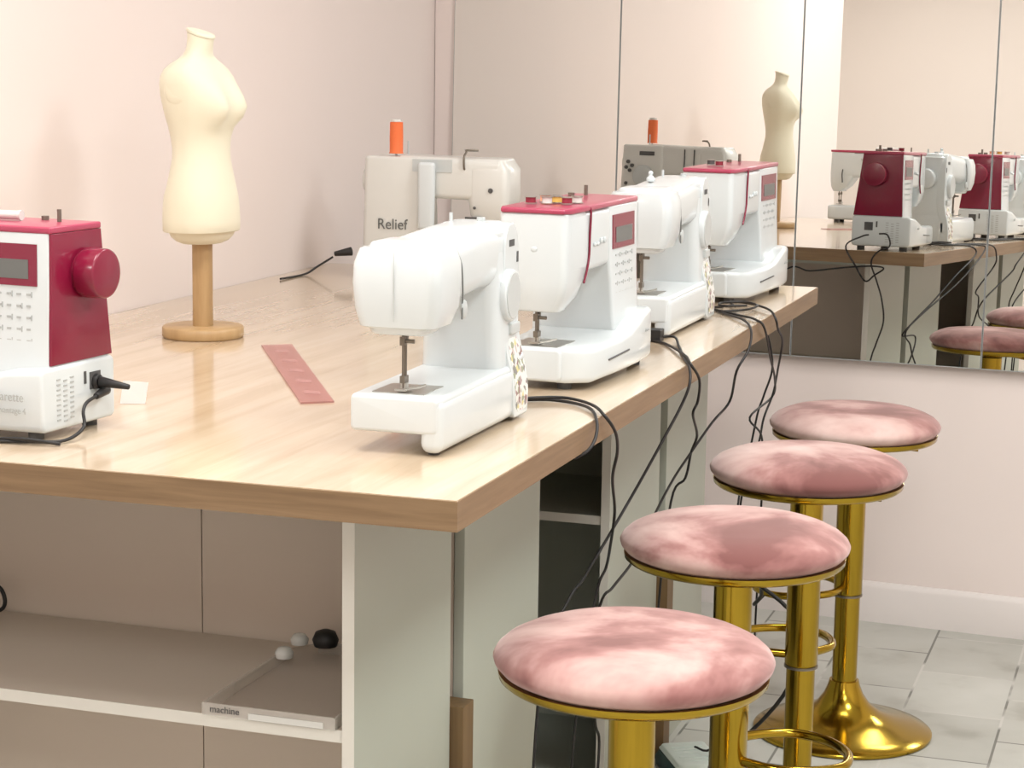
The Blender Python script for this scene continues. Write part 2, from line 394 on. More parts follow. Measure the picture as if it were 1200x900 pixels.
cabinet(2.5538, 2.9464, -1, 'white open cabinet at the near end, holding the clear tray', .609, (-1.487,))
cabinet(3.0091, 3.4035, 1, 'plain white cabinet side, second along from the near corner', .609)
cabinet(3.8758, 4.276, -1, 'white open cabinet across the dark legroom gap, with an inner shelf', .635, (), 'cab')
cabinet(4.3386, 4.7289, 1, 'farthest white cabinet, nearest the mirror wall', .609)
def strip(x0, x1, y0, y1, h, lab):
    k = MB(); k.box(x0, x1, y0, y1, 0.0, h); o = k.build('wooden_board', M['board'], None, bevel=.001, seg=1); tag(o, lab, 'board')
strip(-1.15, -1.038, 2.950, 3.000, .526, 'brown wooden board upright in the gap beside the near cabinet')
strip(-1.15, -1.035, 4.280, 4.335, .50, 'brown wooden board upright in the gap between the two far cabinets')

# ---------------------------------------------------------------- things on the cabinet shelf
zs = .609
e = thing('extension_table', 'clear acrylic sewing extension table lying on the cabinet shelf', 'tray', (-1.175, 2.72, zs), radians(0))
k = MB(); k.prism([(-.115, -.165), (.085, -.165), (.085, .17), (-.085, .17), (-.115, .13)], .012, .016, 'z'); k.build('acrylic_sheet', M['clear'], e)
k = MB(); k.box(-.115, .085, -.168, -.165, 0, .018); k.box(-.118, -.115, -.168, .13, 0, .018); k.box(.085, .088, -.168, .17, 0, .018); k.box(-.085, .088, .17, .173, 0, .018)
k.build('raised_rim', M['cleare'], e)
for p in ((-.100, .075), (-.108, .150)):
    k = MB(); k.lathe([(.006, .016), (.013, .018), (.0145, .026), (.010, .033), (.004, .035)], p, 16); o = k.build('foot_knob', M['warmw'], e)
k = MB(); k.lathe([(.008, .016), (.018, .018), (.021, .028), (.016, .040), (.006, .044)], (-.066, .155), 18); o = k.build('suction_foot', M['black'], e)
tag(o, 'round black suction foot')
k = MB(); k.box(-.045, .07, -.1690, -.1682, .001, .010); k.build('rim_highlight', M['warmw'], e)  # white strip that paints the highlight along the tray's front rim
text('lettering', 'machine', .014, M['ink'], e, face_front(-.082, -.1690, .006))

# ---------------------------------------------------------------- bar stools
D = .385
def make_stool():
    t = thing('bar_stool', '', 'stool', group='pink velvet and gold bar stools in a row')
    r = D/2; SH = .742
    k = MB(); prof = [(.02, SH-.052), (r-.040, SH-.052), (r-.024, SH-.049), (r-.010, SH-.042), (r-.002, SH-.033), (r, SH-.026), (r-.004, SH-.018), (r-.014, SH-.009), (r-.028, SH-.002), (r-.045, SH+.004), (r-.08, SH+.008), (.06, SH+.0105), (.03, SH+.011), (.004, SH+.011)]
    k.lathe(prof, n=64); k.build('seat_cushion', M['velvet'], t)
    k = MB(); k.lathe([(.03, SH-.060), (r-.030, SH-.061), (r-.014, SH-.059), (r-.008, SH-.054), (r-.007, SH-.046), (r-.014, SH-.046), (r-.03, SH-.0515), (.03, SH-.0515)], n=64); k.build('seat_pan', M['gold'], t)
    k = MB(); k.lathe([(.028, SH-.08), (.05, SH-.068), (.055, SH-.0601), (.02, SH-.0601)], n=32); k.build('swivel_mount', M['gold'], t)
    k = MB(); k.lathe([(.022, .322), (.031, .320), (.0325, .324), (.0325, SH-.079), (.02, SH-.078)], n=32); k.build('upper_column', M['gold'], t)
    k = MB(); k.lathe([(.020, .315), (.0335, .315), (.0335, .3195), (.02, .3195)], n=32); k.build('collar_ring', M['dark'], t)
    k = MB(); k.lathe([(.02, .10), (.0285, .10), (.0285, .37), (.02, .37)], n=32); k.build('lower_column', M['gold'], t)
    k = MB(); k.lathe([(.05, .0), (.200, .0), (.205, .003), (.205, .008), (.200, .012), (.170, .020), (.120, .034), (.085, .050), (.060, .070), (.045, .092), (.037, .112), (.0335, .125), (.025, .126)], n=72); k.build('trumpet_base', M['gold'], t)
    k = MB(); w = .10
    k.tube([(.015, -.026, .338), (.05, -w*.8, .338), (.11, -w, .336), (.17, -w*.92, .334), (.205, -w*.5, .334), (.215, 0, .334), (.205, w*.5, .334), (.17, w*.92, .334), (.11, w, .336), (.05, w*.8, .338), (.015, .026, .338)], .0085, n=10)
    k.build('footrest', M['gold'], t)
    k = MB(); k.tube([(.03, 0, SH-.068), (.07, .012, SH-.070), (.115, .02, SH-.076), (.142, .025, SH-.078)], .0045, n=8); k.build('height_lever', M['gold'], t)
    return t
proto = make_stool()
STOOLS = [(-.683, 2.640, .762, 20, 'nearest pink velvet bar stool with gold stem, largest in the photo'),
          (-.690, 3.323, .769, 38, 'second pink velvet bar stool from the camera, beside the dark legroom gap'),
          (-.678, 3.946, .776, 120, 'third pink velvet bar stool from the camera, just in front of the farthest one'),
          (-.692, 4.620, .752, 195, 'farthest pink velvet bar stool, its whole gold trumpet base in view')]
for i, (x, y, h, a, lab) in enumerate(STOOLS):
    o = proto if i == 0 else copy_tree(proto)
    o.location = (x, y, 0); o.rotation_euler = (0, 0, radians(a)); o['label'] = lab
    for ch in [q for q in bpy.data.objects if q.parent == o]:      # gas lift height of each stool
        if ch.name.startswith('height_lever'): ch.rotation_euler.z = -radians(a)-.1
        if ch.name.split('.')[0] in ('seat_cushion', 'seat_pan', 'swivel_mount', 'height_lever', 'upper_column', 'collar_ring', 'footrest'): ch.location.z = h-.742

# ---------------------------------------------------------------- dress form
def dress_form():
    t = thing('dress_form', 'cream half-size dress form on a beech stand', 'dress form', (-1.788, 3.55, HT), radians(-4))
    k = MB(); k.lathe([(.01, 0), (.075, 0), (.078, .003), (.078, .019), (.075, .022), (.02, .022)], n=48); k.build('stand_base', M['beech'], t)
    k = MB(); k.rr([(.021, -.0175, .0175, -.0175, .0175), (.20, -.0175, .0175, -.0175, .0175)], 'z', r=.012, e=.001); k.build('stand_pole', M['beech'], t)
    # faces +x.  (z, half width, front, back, squareness)
    sec = [(.180, .022, .018, -.018, 2.0), (.181, .046, .034, -.034, 2.1), (.186, .060, .045, -.044, 2.1), (.194, .069, .052, -.052, 2.2), (.2035, .075, .056, -.056, 2.2), (.2040, .083, .0615, -.063, 2.3), (.206, .0845, .063, -.065, 2.3), (.225, .0845, .0635, -.066, 2.3), (.25, .0845, .063, -.066, 2.2), (.27, .083, .061, -.064, 2.2),
           (.29, .079, .058, -.059, 2.1), (.315, .072, .054, -.054, 2.1), (.34, .065, .0505, -.050, 2.1), (.36, .063, .050, -.050, 2.1), (.38, .065, .051, -.053, 2.1), (.40, .069, .052, -.056, 2.2),
           (.42, .075, .056, -.060, 2.3), (.44, .080, .059, -.063, 2.4), (.46, .083, .057, -.066, 2.5), (.48, .085, .051, -.066, 2.6), (.495, .084, .043, -.064, 2.6), (.508, .078, .034, -.058, 2.5), (.518, .066, .026, -.050, 2.3),
           (.526, .050, .021, -.041, 2.1), (.534, .036, .019, -.033, 2.0), (.545, .029, .021, -.026, 2.0), (.560, .026, .024, -.024, 2.0), (.572, .026, .026, -.024, 2.0)]
    n = 56; rings = []
    for (z, hw, f, bk, sq) in sec:
        ring = []
        for i in range(n):
            a = 2*pi*i/n; c, s_ = cos(a), sin(a)
            x = (abs(c)**(2/sq))*(f if c > 0 else -bk)*(1 if c > 0 else -1); y = (abs(s_)**(2/sq))*hw*(1 if s_ > 0 else -1)
            if c > 0:
                for sy in (-1, 1):
                    x += .025*math.exp(-((z-.432)/(.024 if z < .432 else .042))**2-((y-sy*.036)/.025)**2)*min(1, c*2)
            zz = z
            if z > .54: zz = z+(z-.54)*(-x*9)
            ring.append((x, y, zz))
        rings.append(ring)
    k = MB(); k.loft(rings); k.build('torso', M['cream'], t)
    for sy in (-1, 1):
        k = MB()
        rg = []
        for (o, s2) in ((.066, .92), (.0775, .88), (.0815, .74), (.0828, .4)):
            rg.append([((-.006+.031*s2*cos(2*pi*i/24)), sy*o, .472+.036*s2*sin(2*pi*i/24)) for i in range(24)])
        k.loft(rg); k.build('arm_cap', M['cream'], t)
    k = MB(); rg = []
    for dz, s2 in ((0, 1.02), (.003, 1.05), (.006, 1.0), (.007, .8)):
        rg.append([(.001+.026*s2*cos(2*pi*i/28), .0265*s2*sin(2*pi*i/28), .5725+dz-(.026*s2*cos(2*pi*i/28))*.30) for i in range(28)])
    k.loft(rg); k.build('neck_cap', M['cream'], t)
    return t
dress_form()

# ---------------------------------------------------------------- sewing machines
def presser(t, x, y, zt, zb):
    k = MB()
    k.cyl((x, y, zt+.02), (x, y, zb+.012), .0022, n=10); k.cyl((x-.011, y, zt+.02), (x-.011, y, zb+.02), .0020, n=8)
    k.box(x-.015, x-.007, y-.004, y+.004, zt-.018, zt-.006); k.cyl((x-.010, y-.004, zt-.012), (x-.010, y-.018, zt-.012), .003, n=10); k.box(x-.003, x+.004, y-.0035, y+.0035, zt-.014, zt-.004)
    k.cyl((x-.011, y, zb+.022), (x-.011, y, zb+.001), .0009, n=6)
    k.box(x-.014, x+.003, y-.004, y+.004, zb+.012, zb+.022)
    k.build('needle_bar', M['dark'], t)
    k = MB(); k.box(x-.022, x+.008, y-.009, y+.009, zb+.002, zb+.005); k.box(x-.010, x+.002, y-.004, y+.004, zb+.004, zb+.013); k.tube([(x-.012, y-.008, zb+.004), (x-.005, y-.022, zb+.006), (x+.0, y-.034, zb+.010)], .0018, n=6)
    k.build('presser_foot', M['steel'], t)

def red_machine(label, loc, rz, group='computerised machines with burgundy ends'):
    t = thing('sewing_machine', label, 'sewing machine', loc, rz, group)
    B = MB()
    # bed: flared, chamfered at the needle end, rising into the column
    B.rr([(-.21, -.055, .072, .014, .070), (-.200, -.070, .074, .013, .070), (-.17, -.100, .075, .012, .070), (-.02, -.104, .076, .012, .071), (.05, -.104, .078, .012, .076), (.10, -.103, .080, .012, .088), (.15, -.100, .083, .012, .099), (.213, -.094, .085, .012, .103)], 'x', r=.010, e=.006)
    # column
    B.rr([(.06, .045, .207, -.074, .082), (.10, .045, .207, -.069, .080), (.16, .040, .207, -.066, .073), (.19, .030, .207, -.065, .069), (.2915, .030, .207, -.063, .060)], 'z', r=.006, e=.004)
    # arm
    B.rr([(-.19, -.062, .058, .186, .2905), (.10, -.063, .060, .190, .2915)], 'x', r=.012, e=.006)
    # head
    B.rr([(.128, -.200, -.150, -.045, .040), (.150, -.207, -.125, -.056, .052), (.175, -.209, -.105, -.061, .057), (.20, -.210, -.092, -.062, .058), (.291, -.208, -.092, -.061, .058)], 'z', r=.012, e=.004)
    t.scale = (.88, 1.0, 1)
    B.build('body', M['white'], t)
    k = MB(); k.rr([(-.212, -.058, .054, .2905, .299), (-.19, -.065, .060, .290, .2995), (-.05, -.065, .061, .290, .300), (.2095, -.0635, .061, .290, .300)], 'x', r=.003, e=.003); k.build('top_lid', M['burg_sheen'], t)
    k = MB(); k.rr([(.1045, .2035, .2095, -.0672, .083), (.20, .2035, .2095, -.0632, .071), (.2898, .2035, .2095, -.0612, .0605)], 'z', r=.002, e=.001); k.build('side_cover', M['burg'], t)
    k = MB(); k.cyl((.209, .018, .230), (.216, .018, .230), .033, n=40); k.cyl((.213, .018, .230), (.252, .018, .230), .0365, .0355, n=48, bev=.003); k.build('handwheel', M['burg'], t)
    # display
    yf = -.0705
    def ft(z): return -.063-.0022*(.288-z)/.1
    k = MB()
    def pan(x0, x1, z0, z1, d): 
        vs = [(x0, ft(z0)-d, z0), (x1, ft(z0)-d, z0), (x1, ft(z1)-d, z1), (x0, ft(z1)-d, z1), (x0, ft(z0)+.004, z0), (x1, ft(z0)+.004, z0), (x1, ft(z1)+.004, z1), (x0, ft(z1)+.004, z1)]
        k.faces(vs, [(0,1,2,3), (7,6,5,4), (0,4,5,1), (1,5,6,2), (2,6,7,3), (3,7,4,0)], False)
    pan(.048, .184, .216, .275, .0015); bz = k.build('display_bezel', M['burg'], t)
    k = MB(); pan(.066, .168, .226, .253, .0022); k.build('display', M['lcd'], bz)
    k = MB()
    for r in range(6):
        for c in range(6):
            x = .068+c*.0190; z = .204-r*.0165
            pan(x, x+.008, z-.0015, z+.0015, .0008)
            if (r+c) % 2: pan(x+.009, x+.011, z-.004, z+.004, .0008)
    k.build('keypad', M['key'], t)
    k = MB(); k.tube([(-.088, -.063, .296), (-.088, -.0655, .287), (-.088, -.0645, .25), (-.089, -.0640, .215), (-.100, -.0640, .192), (-.116, -.064, .172)], .0022, n=8); k.build('thread_slot', M['burg'], t)
    for x in (-.055, -.037, -.018, .002):
        k = MB(); k.ball((x, -.064, .232+.004*(x > -.02)), .0065, .003, .0055 if x > -.02 else .004); k.build('function_button', M['white'], t)
    k = MB(); k.ball((-.209, -.005, .232), .002, .006, .005); k.build('face_plate_screw', M['white'], t)
    k = MB(); k.box(-.195, -.095, -.045, .04, .0702, .0712); k.build('needle_plate', M['steel'], t)
    presser(t, -.165, 0, .128, .071)
    k = MB(); k.tube([(-.09, -.1035, .042), (.03, -.1045, .046)], .0017, n=6); k.build('drawer_slot', M['ink'], t)
    for x, y, h, r in ((.16, .02, .318, .0035), (.12, .035, .306, .006), (.02, .03, .307, .007)):
        k = MB(); k.cyl((x, y, .299), (x, y, h), r, n=12); k.build('spool_pin' if r < .005 else 'bobbin_stop', M['dark'], t)
    for x, y in ((-.17, -.05), (-.17, .05), (.18, -.07), (.18, .06)):
        k = MB(); k.cyl((x, y, 0), (x, y, .016), .012, n=16); k.build('rubber_foot', M['ink'], t)
    # rear-lower side: vents and sockets
    k = MB()
    for c in range(3):
        for r in range(9):
            y = -.060+c*.016; z = .083-r*.0072-(c % 2)*.003
            k.box(.2128, .2137, y, y+.009, z, z+.0026)
    k.build('vent_grille', M['key'], t)
    k = MB(); k.box(.212, .2145, .006, .011, .070, .088); k.box(.212, .2145, .020, .046, .060, .085); k.build('socket_panel', M['ink'], t)
    # back: carry handle recess and lever
    k = MB(); k.tube([(-.06, .058, .262), (-.05, .068, .268), (.0, .072, .270), (.05, .068, .268), (.06, .058, .262)], .005, n=8); k.build('carry_handle', M['white'], t)
    k = MB(); k.tube([(-.150, .055, .22), (-.150, .068, .20), (-.146, .070, .165)], .003, n=8); k.build('presser_lever', M['ink'], t)
    return t

def floral_machine(label, loc, rz, winder):
    t = thing('sewing_machine', label, 'sewing machine', loc, rz, 'all-white machines with floral panels')
    B = MB()
    B.rr([(-.208, -.070, .072, .030, .082), (-.19, -.073, .073, .030, .082), (.12, -.074, .074, .028, .084), (.204, -.074, .074, .004, .10)], 'x', r=.008, e=.006)    # free arm
    B.rr([(-.2065, -.076, -.040, .004, .079), (.19, -.078, -.036, .004, .082), (.205, -.072, -.036, .006, .082)], 'x', r=.014, e=.012)     # front foot of the bed
    B.rr([(.02, .085, .203, -.070, .073), (.10, .085, .204, -.066, .071), (.20, .082, .205, -.062, .068), (.285, .085, .203, -.056, .060), (.298, .10, .195, -.045, .048)], 'z', r=.022, e=.008)
    B.rr([(-.19, -.060, .062, .192, .282), (-.08, -.060, .062, .198, .291), (.04, -.058, .060, .205, .297), (.15, -.058, .060, .200, .299)], 'x', r=.028, e=.012)
    B.rr([(.164, -.198, -.122, -.046, .050), (.176, -.205, -.108, -.060, .063), (.20, -.209, -.097, -.069, .070), (.235, -.211, -.094, -.072, .073), (.262, -.209, -.092, -.070, .072), (.282, -.203, -.090, -.062, .065), (.291, -.192, -.090, -.050, .054)], 'z', r=.020, e=.008)
    B.build('body', M['white'], t)
    # arched control panel standing proud of the column
    t.scale = (.91, .91, 1)
    def yf(z): 
        q = min(1, max(0, (z-.04)/.11)); return -.0815+.020*q*q*(3-2*q)
    lev = [(.005, .134, .194), (.009, .129, .200), (.016, .127, .203), (.04, .126, .205), (.06, .126, .205), (.08, .126, .205), (.10, .126, .205), (.12, .126, .205), (.14, .126, .205), (.17, .126, .205), (.235, .127, .205), (.262, .129, .202), (.280, .134, .195), (.291, .143, .184), (.297, .155, .172)]
    k = MB(); k.loft([[(a, yf(z), z), (b, yf(z), z), (b, yf(z)+.03, z), (a, yf(z)+.03, z)] for z, a, b in lev], False); k.build('control_panel', M['white'], t, bevel=.003)
    k = MB(); k.loft([[(a, yf(z)-.0006, z), (b, yf(z)-.0006, z), (b, yf(z)+.004, z), (a, yf(z)+.004, z)] for z, a, b in ((.014, .146, .188), (.020, .138, .196), (.04, .134, .200), (.06, .134, .200), (.08, .134, .199), (.10, .136, .198), (.115, .140, .190), (.128, .148, .176))], False); k.build('floral_decal', M['floral'], t)
    k = MB(); k.cyl((.142, -.043, .190), (.142, -.073, .190), .041, .039, n=48, bev=.003); sd = k.build('stitch_dial', M['white'], t)
    k = MB(); k.cyl((.142, -.0725, .190), (.142, -.0742, .190), .034, n=40); k.build('dial_face', M['grey'], sd)
    k = MB(); k.rr([(.130, .145, .190, -.070, -.050), (.146, .145, .190, -.070, -.050)], 'z', r=.003, e=.002);  k.build('reverse_lever', M['grey'], t)
    k = MB(); k.box(.150, .176, -.0623, -.0605, .262, .272); k.build('brand_plate', M['ink'], t)
    k = MB(); k.box(.190, .198, -.0623, -.0605, .236, .252); k.build('stitch_window', M['ink'], t)
    k = MB(); k.cyl((.203, .005, .215), (.232, .005, .215), .034, .032, n=40, bev=.004); k.build('handwheel', M['white'], t)
    k = MB(); k.tube([(-.088, -.040, .2845), (-.088, -.052, .277), (-.088, -.0625, .258), (-.088, -.0655, .225), (-.090, -.066, .20), (-.100, -.069, .180)], .0014, n=8); k.build('thread_groove', M['lcd'], t)
    k = MB(); k.ball((-.083, -.066, .192), .011, .005, .014); k.build('speed_knob', M['grey'], t)
    k = MB(); k.tube([(-.2115, .0, .280), (-.2125, .0, .25), (-.2115, .0, .185)], .0007, n=6); k.build('face_cover_seam', M['grey'], t)
    k = MB(); k.box(-.185, -.10, -.04, .045, .0822, .0832); k.build('needle_plate', M['steel'], t)
    presser(t, -.160, 0, .166, .083)
    if winder:
      k = MB(); k.lathe([(.003, .294), (.009, .296), (.010, .302), (.004, .308), (.006, .313), (.003, .317)], (-.03, .02), 16); k.build('bobbin_winder', M['white'], t)
    k = MB(); k.cyl((.12, .03, .29), (.12, .03, .312), .003, n=10); k.build('spool_pin', M['grey'], t)
    k = MB(); k.cyl((.155, -.01, .295), (.155, -.01, .304), .007, n=12); k.build('bobbin_stop', M['grey'], t)
    for x, y in ((-.18, -.055), (.17, -.055), (.17, .055), (.08, .055)):
        k = MB(); k.cyl((x, y, 0), (x, y, .03), .009, n=12); k.build('rubber_foot', M['ink'], t)
    k = MB(); k.box(.2035, .2052, .030, .052, .040, .060); k.build('power_socket', M['ink'], t)
    return t

def back_machine(label, loc, rz):
    t = thing('sewing_machine', label, 'sewing machine', loc, rz)
    B = MB()
    B.rr([(-.195, -.085, .065, .008, .075), (.195, -.090, .068, .008, .080)], 'x', r=.010, e=.006)
    B.rr([(.06, .035, .195, -.075, .062), (.296, .035, .192, -.062, .056)], 'z', r=.014, e=.008)
    B.rr([(-.17, -.058, .056, .196, .294), (.10, -.060, .056, .200, .299)], 'x', r=.014, e=.006)
    B.rr([(.135, -.175, -.105, -.045, .045), (.16, -.188, -.090, -.056, .054), (.20, -.193, -.085, -.060, .057), (.27, -.193, -.085, -.060, .057), (.296, -.180, -.085, -.055, .052)], 'z', r=.018, e=.008)
    B.build('body', M['warmw'], t)
    k = MB(); k.cyl((.193, .0, .235), (.208, .0, .235), .030, n=36, bev=.004); k.build('handwheel', M['warmw'], t)
    k = MB(); k.box(-.045, .060, .0555, .058, .262, .292); k.build('handle_recess', M['grey'], t)
    k = MB(); k.rr([(.125, -.004, .038, .060, .082), (.286, -.006, .040, .058, .080)], 'z', r=.010, e=.008); k.build('carry_handle', M['white'], t)
    k = MB(); k.cyl((-.148, .054, .222), (-.148, .060, .222), .006, n=14); k.build('pressure_knob', M['ink'], t)
    k = MB(); k.cyl((-.106, .052, .18), (-.106, .0595, .18), .0035, n=12); k.box(-.128, -.082, .054, .060, .150, .158); k.build('presser_lever', M['ink'], t)
    k = MB(); k.tube([(-.078, .050, .270), (-.078, .060, .275), (-.078, .060, .300), (-.078, .040, .312), (-.070, .02, .314), (-.095, .0, .314)], .0028, n=8); k.build('thread_guide', M['dark'], t)
    t.scale = (.95, 1, 1)
    k = MB(); k.cyl((.118, .02, .29), (.118, .02, .378), .0025, n=10); k.build('spool_pin', M['grey'], t)
    k = MB(); k.cyl((.105, -.03, .29), (.105, -.03, .33), .0022, n=10); k.build('spool_pin', M['grey'], t)
    # front, seen in the mirror: dial, display, screws
    k = MB(); k.cyl((.105, -.066, .195), (.105, -.085, .195), .036, n=36, bev=.003); k.build('stitch_dial', M['grey'], t)
    k = MB(); k.box(.07, .125, -.0655, -.0635, .262, .275); k.build('brand_plate', M['ink'], t)
    for x, z in ((.165, .240), (.150, .228), (.172, .222), (.158, .212), (.17, .17)):
        k = MB(); k.cyl((x, -.060, z), (x, -.072, z), .006, n=12); k.build('control_button', M['ink'], t)
    k = MB(); k.tube([(-.04, -.0605, .285), (-.04, -.0625, .21)], .002, n=6); k.tube([(-.075, -.0605, .285), (-.075, -.0625, .20)], .002, n=6); k.build('thread_slot', M['ink'], t)
    k = MB(); k.box(-.18, -.09, -.04, .04, .0752, .0762); k.build('needle_plate', M['steel'], t)
    presser(t, -.15, 0, .136, .076)
    text('lettering', 'Relief', .036, M['lcd'], t, face_back(.112, .0625, .122) )
    return t

DZ = HT
R1 = red_machine('sewing machine with crimson lid and small bobbins on top, second in the row', (-1.010, 3.390, DZ), radians(87))
R2 = red_machine('sewing machine with crimson lid at the far end of the row by the mirror', (-1.012, 4.685, DZ), radians(85.5))
Lm = red_machine('sewing machine with burgundy end and handwheel, at the left edge of the photo', (-1.682, 2.600, DZ), radians(-5))
W1 = floral_machine('all-white sewing machine with floral panel, nearest in the row', (-1.021, 2.790, DZ), radians(90), False)
W3 = floral_machine('all-white sewing machine with floral panel between the two crimson-lidded ones', (-1.018, 4.072, DZ), radians(90), True)
Bm = back_machine('white sewing machine seen from behind, orange spool on top, far left of the worktop', (-1.722, 4.70, DZ), radians(181))
text('lettering', 'Clarette', .019, M['key'], Lm, face_front(.155, -.1055, .058))
text('model_lettering', 'advantage 4', .013, M['key'], Lm, face_front(.160, -.1055, .041))
for m_ in (R1, R2): text('lettering', 'clarette', .010, M['key'], m_, face_front(.14, -.1065, .066))

def spool(label, loc, r, h, mat, name='thread_spool', cat='thread spool'):
    t = thing(name, label, cat, loc)
    k = MB(); k.lathe([(.002, 0), (r*1.05, 0), (r*1.05, .0015), (r*.98, .003), (r*1.0, h*.5), (r*.95, h-.003), (.004, h-.002)], n=24); k.build('wound_thread', mat, t)
    k = MB(); k.lathe([(.003, h-.002), (r*.75, h-.002), (r*.7, h+.004), (.003, h+.005)], n=20); k.build('spool_cap', M['warmw'], t)
    return t
_a = radians(181)
def on_machine(root, x, y, z):
    a = root.rotation_euler.z; x *= root.scale.x; y *= root.scale.y; return (root.location.x+x*cos(a)-y*sin(a), root.location.y+x*sin(a)+y*cos(a), root.location.z+z)
spool('orange thread spool standing on the rear white machine', on_machine(Bm, .118, .02, .302), .0165, .078, M['orange'])
def bobbin(lab, root, x, y, mat):
    t = thing('bobbin', lab, 'bobbin', on_machine(root, x, y, .3015), 0, 'small bobbins on the crimson lids')
    k = MB(); k.lathe([(.002, .001), (.0085, .001), (.0085, .010), (.002, .010)], n=18); k.build('wound_thread', mat, t)
    k = MB(); k.lathe([(.002, 0), (.0105, 0), (.0105, .001), (.002, .001)], n=18); k.lathe([(.002, .010), (.0105, .010), (.0105, .011), (.002, .011)], n=18); k.build('flange', M['steel'], t)
for lab, x, y, m_ in (('dark red bobbin on the crimson lid, leftmost of its cluster', -.125, .030, 'red'), ('white bobbin on the crimson lid beside the dark red one', -.115, .004, 'warmw'), ('yellow bobbin on the crimson lid of the second machine', -.085, -.004, 'yellow'),
                      ('peach bobbin at the back of the cluster on the second machine', -.070, .022, 'peachth'), ('white bobbin nearest the front edge of the crimson lid', -.070, -.035, 'warmw'), ('dark red bobbin at the front of the cluster on the crimson lid', -.105, -.028, 'red')):
    bobbin(lab, R1, x, y, M[m_])
bobbin('dark red bobbin on the far crimson lid by the mirror', R2, -.10, .0, M['red'])
bobbin('black bobbin behind the dark red one on the far crimson lid', R2, -.06, .03, M['ink'])

# ---------------------------------------------------------------- ruler on the worktop
pts = [(-1.631, 3.477), (-1.583, 3.509), (-1.262, 2.958), (-1.305, 2.925)]
e = thing('ruler', 'translucent pink ruler lying flat on the worktop', 'ruler')
k = MB(); k.prism(pts, HT+.0003, HT+.003, 'z'); k.build('ruler_body', M['ruler'], e)
P0, P1, P3 = Vector(pts[0]), Vector(pts[1]), Vector(pts[3]); ax = (P3-P0); wv = (P1-P0)
k = None
for i in range(5):
    k = MB(); f = .14+i*.18; c = P0+ax*f+wv*.5
    q = [c-ax*.035-wv*.18, c-ax*.01+wv*.22, c+ax*.035+wv*.18, c+ax*.01-wv*.22]
    k.prism([(p.x, p.y) for p in q], HT+.0031, HT+.0034, 'z')
    k.build('ruler_print', M['rulerl'], e)

# ---------------------------------------------------------------- plugs and cords
def cord(label, paths, r=.0026, group=None, plug=None, name='power_cord', box=None):
    t = thing(name, label, 'cord', paths[0][0], 0, group)
    o0 = Vector(paths[0][0])
    for i, p in enumerate(paths):
        k = MB(); k.tube([tuple(Vector(q)-o0) for q in p], r, n=8, sub=6); k.build('cable', M['black'], t)
    if plug:
        k = MB()
        for (a, b, r0, r1) in plug: k.cyl(tuple(Vector(a)-o0), tuple(Vector(b)-o0), r0, r1, n=14, bev=.0015)
        k.build('plug', M['black'], t)
    if box:
        c = Vector(box[0])-o0; h = box[1]; k = MB(); k.box(c.x-h[0], c.x+h[0], c.y-h[1], c.y+h[1], c.z-h[2], c.z+h[2]); k.build('plug_block', M['black'], t, bevel=.002)
    return t
z0 = HT+.0035
G = 'black machine cords hanging off the worktop'
def lift(ps): return ps
cord('pair of black cords draping off the worktop behind the nearest machine', [
  [(-.985, 3.085, z0), (-.95, 3.10, z0), (-.905, 3.085, z0), (-.862, 3.03, z0+.002), (-.834, 2.965, .997), (-.828, 2.94, .978), (-.832, 2.915, .962), (-.85, 2.905, .950)],
  [(-.985, 3.075, z0+.004), (-.93, 3.105, z0+.004), (-.87, 3.06, z0+.004), (-.835, 3.01, .999), (-.826, 3.045, .967), (-.842, 3.118, .921), (-.865, 3.177, .866), (-.909, 3.358, .768), (-.922, 3.382, .701), (-.922, 3.357, .668), (-.922, 3.305, .643), (-.922, 3.259, .55), (-.922, 3.307, .407), (-.922, 3.338, .359), (-.922, 3.32, .25), (-.93, 3.32, .10), (-.94, 3.35, .012)]], group=G)
cord('black cords from the plug block of the middle white machine, slanting steeply down', [
  [(-.974, 3.845, z0+.004), (-.935, 3.86, z0+.006), (-.905, 3.78, z0), (-.855, 3.62, z0), (-.832, 3.56, .996), (-.825, 3.536, .97), (-.837, 3.529, .932), (-.858, 3.503, .881), (-.888, 3.476, .814), (-.911, 3.45, .763), (-.922, 3.38, .724), (-.926, 3.301, .697), (-.930, 3.24, .674), (-.94, 3.191, .650), (-.96, 3.12, .56), (-.97, 3.10, .3), (-.98, 3.14, .012)],
  [(-.974, 3.84, z0), (-.93, 3.79, z0), (-.86, 3.64, z0+.004), (-.832, 3.57, 1.000), (-.826, 3.617, .966), (-.843, 3.684, .915), (-.855, 3.699, .887), (-.890, 3.891, .811), (-.909, 3.926, .769), (-.922, 3.938, .714), (-.95, 3.937, .662), (-.97, 3.93, .4), (-.97, 3.92, .012)]],
  group=G, box=((-.968, 3.850, HT+.0125), (.013, .016, .0115)))
cord('long black cord looping over the edge beside the far white machine', [
  [(-.985, 4.40, z0), (-.931, 4.30, z0), (-.870, 4.20, z0+.002), (-.832, 4.10, .996), (-.827, 4.056, .962), (-.842, 4.018, .923), (-.874, 4.112, .845), (-.888, 4.017, .816), (-.909, 3.926, .769), (-.922, 3.843, .733), (-.922, 3.713, .697), (-.922, 3.62, .663), (-.922, 3.531, .635), (-.925, 3.415, .618), (-.93, 3.351, .600), (-.95, 3.30, .45), (-.96, 3.28, .2), (-.97, 3.32, .012)]], group=G)
